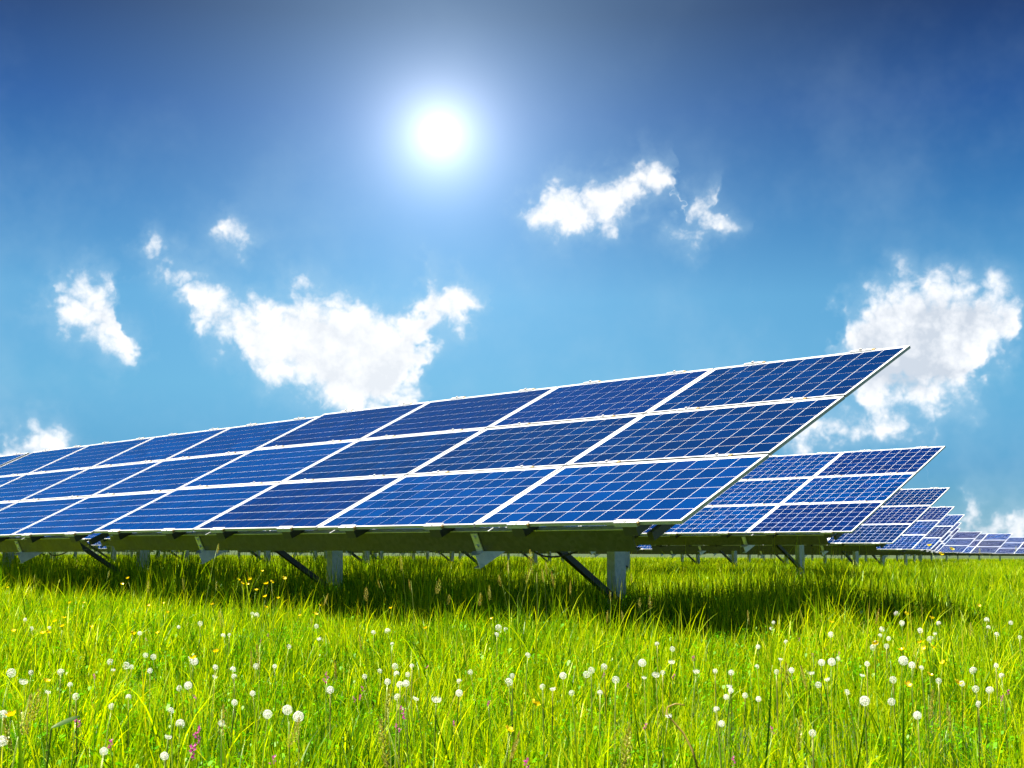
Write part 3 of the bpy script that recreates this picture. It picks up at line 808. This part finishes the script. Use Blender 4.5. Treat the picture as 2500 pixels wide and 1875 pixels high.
def build_buttercups():
    tall = len(BUTTERCUPS)
    labs = ('yellow buttercup on a thin stalk rising against the shade under the front rack', 'yellow buttercup standing above the grass in front of the farthest panels')
    for (px, py, hz, dist) in BUTTERCUPS:
        lab = 'small yellow buttercup in sunlit grass %s' % zone(px, py) if dist is None else labs[px > 2000]
        root, tip, d = plant('buttercup', px, py, hz or 0, 'buttercup', lab, 'buttercups in the meadow' if dist is None else 'tall buttercups', THIN, THIN_X, dist)
        r = rng.uniform(.009, .0125)
        fl = ob('flower', CUPS[rng.randrange(3)], root, tip, (rng.uniform(-.6, .6), rng.uniform(-.6, .6), rng.uniform(0, 6.28))); fl.scale = (r, r, r)
build_buttercups()

def vetch_mesh(seed):
    g = np.random.default_rng(seed); b = MB()
    for i in range(7):
        a = g.uniform(0, 6.283); z = -.9 + .28 * i; l = g.uniform(.5, .8)
        c, s = math.cos(a), math.sin(a)
        b.add([(0, 0, z), (c*l*.6 - s*.22, s*l*.6 + c*.22, z + .25), (c*l, s*l, z + .32), (c*l*.6 + s*.22, s*l*.6 - c*.22, z + .25), (c*l*.5, s*l*.5, z + .6)],
              [(0, 1, 2, 3), (1, 4, 3)], 0, float(g.uniform(.05, 1)))
    return b.mesh('flower', M['magenta'])
VETCH = [vetch_mesh(1), vetch_mesh(2)]
def build_vetch():
    L = zoomed(0, [(a, b, s) for a, b, s in [(600,527,1),(2078,525,1.4),(2065,555,1.1),(1240,660,1),(503,828,1),(480,805,1),(1248,885,1.6),(1268,930,1),(700,958,1.2),(1220,1012,1.8),(1733,1063,1.2),(1703,265,.9),(930,292,.9),(1655,303,.8)]])
    L += zoomed(850, [(95,610,1),(75,660,1),(40,672,.9),(345,740,1.1),(352,778,1.2),(318,857,1.2),(888,697,1),(1622,520,.9),(2065,525,1),(1780,585,.9),(1885,845,.9),(2190,412,1),(1135,1092,1.4),(672,825,.8),(500,465,.8)])
    L += zoomed(1650, [(115,412,1.1),(785,293,.9),(1035,385,1),(2067,668,1.1),(2107,630,1),(372,1068,1.1),(612,872,1),(872,392,.9)])
    for (px, py, s) in L:
        root, tip, d = plant('vetch', px, py, .26, 'wildflower', 'tiny magenta vetch blossom low in the grass %s' % zone(px, py), 'magenta wildflowers', THIN, THIN_X)
        r = .0085 * s * 2.602
        fl = ob('flower', VETCH[rng.randrange(2)], root, tip, (rng.uniform(-.4, .4), rng.uniform(-.4, .4), rng.uniform(0, 6.28))); fl.scale = (r, r, r)
build_vetch()

def spike_mesh(seed, n=70, taper=1.0, loose=1.0):
    g = np.random.default_rng(seed); b = MB()
    for i in range(n):
        t = i / n; a = i * 2.4 + g.normal(0, .3); rad = (.16 * math.sin(math.pi * min(1, t * .9 + .1)) + .03) * loose
        c, s = math.cos(a), math.sin(a); l = .12; z = t
        b.add([(c*rad*.15, s*rad*.15, z), (c*rad - s*.03, s*rad + c*.03, z + .05), (c*rad*1.1, s*rad*1.1, z + l), (c*rad + s*.03, s*rad - c*.03, z + .05)], [(0, 1, 2, 3)], 0, float(np.clip(g.normal(.35 + .1 * seed % .5, .2), .02, 1)))
    b.tube([(0, 0, 0), (0, 0, 1)], .02, 4, 0, .4)
    return b.mesh('seed_spike', M['straw'])
SPIKES = [spike_mesh(1), spike_mesh(2, 60, loose=.8), spike_mesh(3, 50, loose=1.6), spike_mesh(4, 80, loose=.7)]
def build_stalks():
    pts = [(700+x/2.458, 950+y/2.458, 7.6) for x, y in [(900,1150),(970,1240),(1330,1040),(1480,1040),(1555,1045),(1605,1105),(690,1015),(2065,1110),(1280,1125),(220,1235),(745,1150),(1215,1190),(1440,1090),(1500,1100),(1540,1090),(1700,1160),(1160,1230),(1465,975),(480,1200),(560,1150),(1945,1220),(2180,1250)]]
    pts += [(1480+40*i, 1470+rng.uniform(-30, 30), 7.2) for i in range(3)]
    for i in range(24):
        px = rng.uniform(20, 2480); py = rng.uniform(1480, 1800); pts.append((px, py, None))
    pts += [(532, 1330, 8.0), (85,1405,10.5), (265,1395,10.0), (360,1420,9.3), (450,1415,9.0), (530,1420,8.5), (2480,1335,14), (2390,1340,13), (2060,1345,10), (1985,1340,9.5), (1880,1340,9.0), (1850,1335,9.0)]
    for (px, py, dist) in pts:
        lab = 'tall grass stalk with a ripe seed spike rising above the meadow' if dist else 'brownish grass seed spike %s' % zone(px, py)
        root, tip, d = plant('seed_grass', px, py, .36, 'grass stalk', lab, 'tall seeding grass stalks' if dist else 'foreground grass seed spikes', THIN, THIN_X, dist)
        l = rng.uniform(.045, .085)
        k = ob('seed_head', SPIKES[rng.randrange(4)], root, (tip[0] * .97, 0, tip[2] - l * .9), (rng.uniform(-.15, .15), rng.uniform(0, .35), rng.uniform(0, 6.28))); k.scale = (l * .62, l * .62, l)
build_stalks()

def build_broad_blades():
    def blade(base, tip, width, tone, label, bow=.0):
        base = Vector(base); tip = Vector(tip); n = 9; b = MB(); V = []; F = []
        side = Vector((_R[0], _R[1], 0)).lerp(Vector((FWD[0], FWD[1], 0)), .35).normalized(); up = (tip - base)
        for i in range(n + 1):
            t = i / n; p = up * t + Vector((FWD[0], FWD[1], 0)) * bow * t * t * up.length + side * bow * .5 * math.sin(t * 3.14) * up.length
            w = width * (1 - t ** 2.2) * (.55 + .9 * t * (1 - t) * 2)
            V += [p - side * w / 2, p + Vector((FWD[0], FWD[1], 0)) * w * .22, p + side * w / 2]
        for i in range(n):
            for k in (0, 1): F.append((3*i+k, 3*i+k+1, 3*i+k+4, 3*i+k+3))
        b.add(V, F, 0, tone)
        o = ob('broad_grass_blade', b.mesh('broad_grass_blade', M['grass'], smooth=True), None, base, label=label, category='grass blade', group='broad single blades in the foreground')
    for (bx, by, tx, ty, d, wd, tone, lab) in (
        (2146, 1900, 2215, 1618, 2.5, .012, .12, 'wide dark green grass blade leaning up among the clocks at the right'),
        (1835, 1720, 1888, 1532, 3.3, .008, .16, 'narrow dark green grass blade right of centre, leaning right'),
        (1180, 1900, 1270, 1640, 2.7, .010, .75, 'tall yellow-green grass blade in front, just right of centre'),
        (1395, 1900, 1400, 1690, 2.6, .012, .8, 'broad bright grass blade standing upright in front'),
        (60, 1900, 25, 1690, 2.5, .016, .55, 'broad pale blade at the left edge of the foreground'),
        (700, 1900, 640, 1745, 2.5, .010, .7, 'bright blade rising below the overlapping pair of clocks'),
        (1010, 1900, 1030, 1700, 2.6, .009, .85, 'slim yellow-green blade in the foreground left of centre'),
        (2080, 1900, 2070, 1700, 2.7, .011, .9, 'broad yellow-green blade in a clump, front right'),
        (1760, 1900, 1800, 1720, 2.6, .010, .8, 'slim bright blade in front, between the centre and the wide dark blade')):
        p = at_distance(tx, ty, d); q = at_distance(bx, by, d * .97); q[2] = 0.0
        blade(q, p, wd, tone, lab, .06)
    # one dark dock leaf low in the grass
    p = at_distance(160, 1762, 2.9); b = MB(); V = []; F = []
    sd = Vector((_R[0], _R[1], 0)); n = 8
    for i in range(n + 1):
        t = i / n; w = .018 * math.sin(math.pi * min(1, t * .95 + .04)) ** .7
        c = sd * (.055 * (t - .5)) + Vector((0, 0, .022 * t - .011)) 
        nn = Vector((0, 0, 1)) * .55 + Vector((FWD[0], FWD[1], 0)) * .8
        V += [c - nn * w / 2, c + Vector((0, 0, -.003)), c + nn * w / 2]
    for i in range(n):
        for k in (0, 1): F.append((3*i+k, 3*i+k+1, 3*i+k+4, 3*i+k+3))
    b.add(V, F, 0, .02)
    root = bpy.data.objects.new('dock_plant', None); COL.objects.link(root); root.location = (p[0], p[1], 0)
    root['label'] = 'dark green pointed dock leaf low in the grass at the left'; root['category'] = 'dock plant'
    ob('leaf', b.mesh('dock_leaf', M['dock'], smooth=True), root, (0, 0, p[2]))
    t = MB(); a = V[1]; t.tube([(a.x - .03, a.y, -.02), (a.x - .02, a.y, p[2] * .6), (a.x, a.y, p[2] + a.z)], .002, 5, 0, .2)
    ob('stem', t.mesh('dock_stem', M['stem']), root)
    # bent brown dry stalk at the lower right
    pts = [at_distance(x, y, 2.6) for x, y in [(1705,1880),(1690,1830),(1668,1790),(1642,1760),(1627,1742),(1630,1726),(1650,1718),(1672,1722)]]
    t = MB(); o = Vector(pts[0]); t.tube([Vector(q) - o for q in pts], .0022, 5, 0, .98, .0012)
    ob('dry_stalk', t.mesh('dry_stalk', M['straw'], smooth=True), None, o, label='bent reddish brown dry stalk curving over in the foreground', category='dry stalk')
build_broad_blades()
print('objects', len(bpy.data.objects))
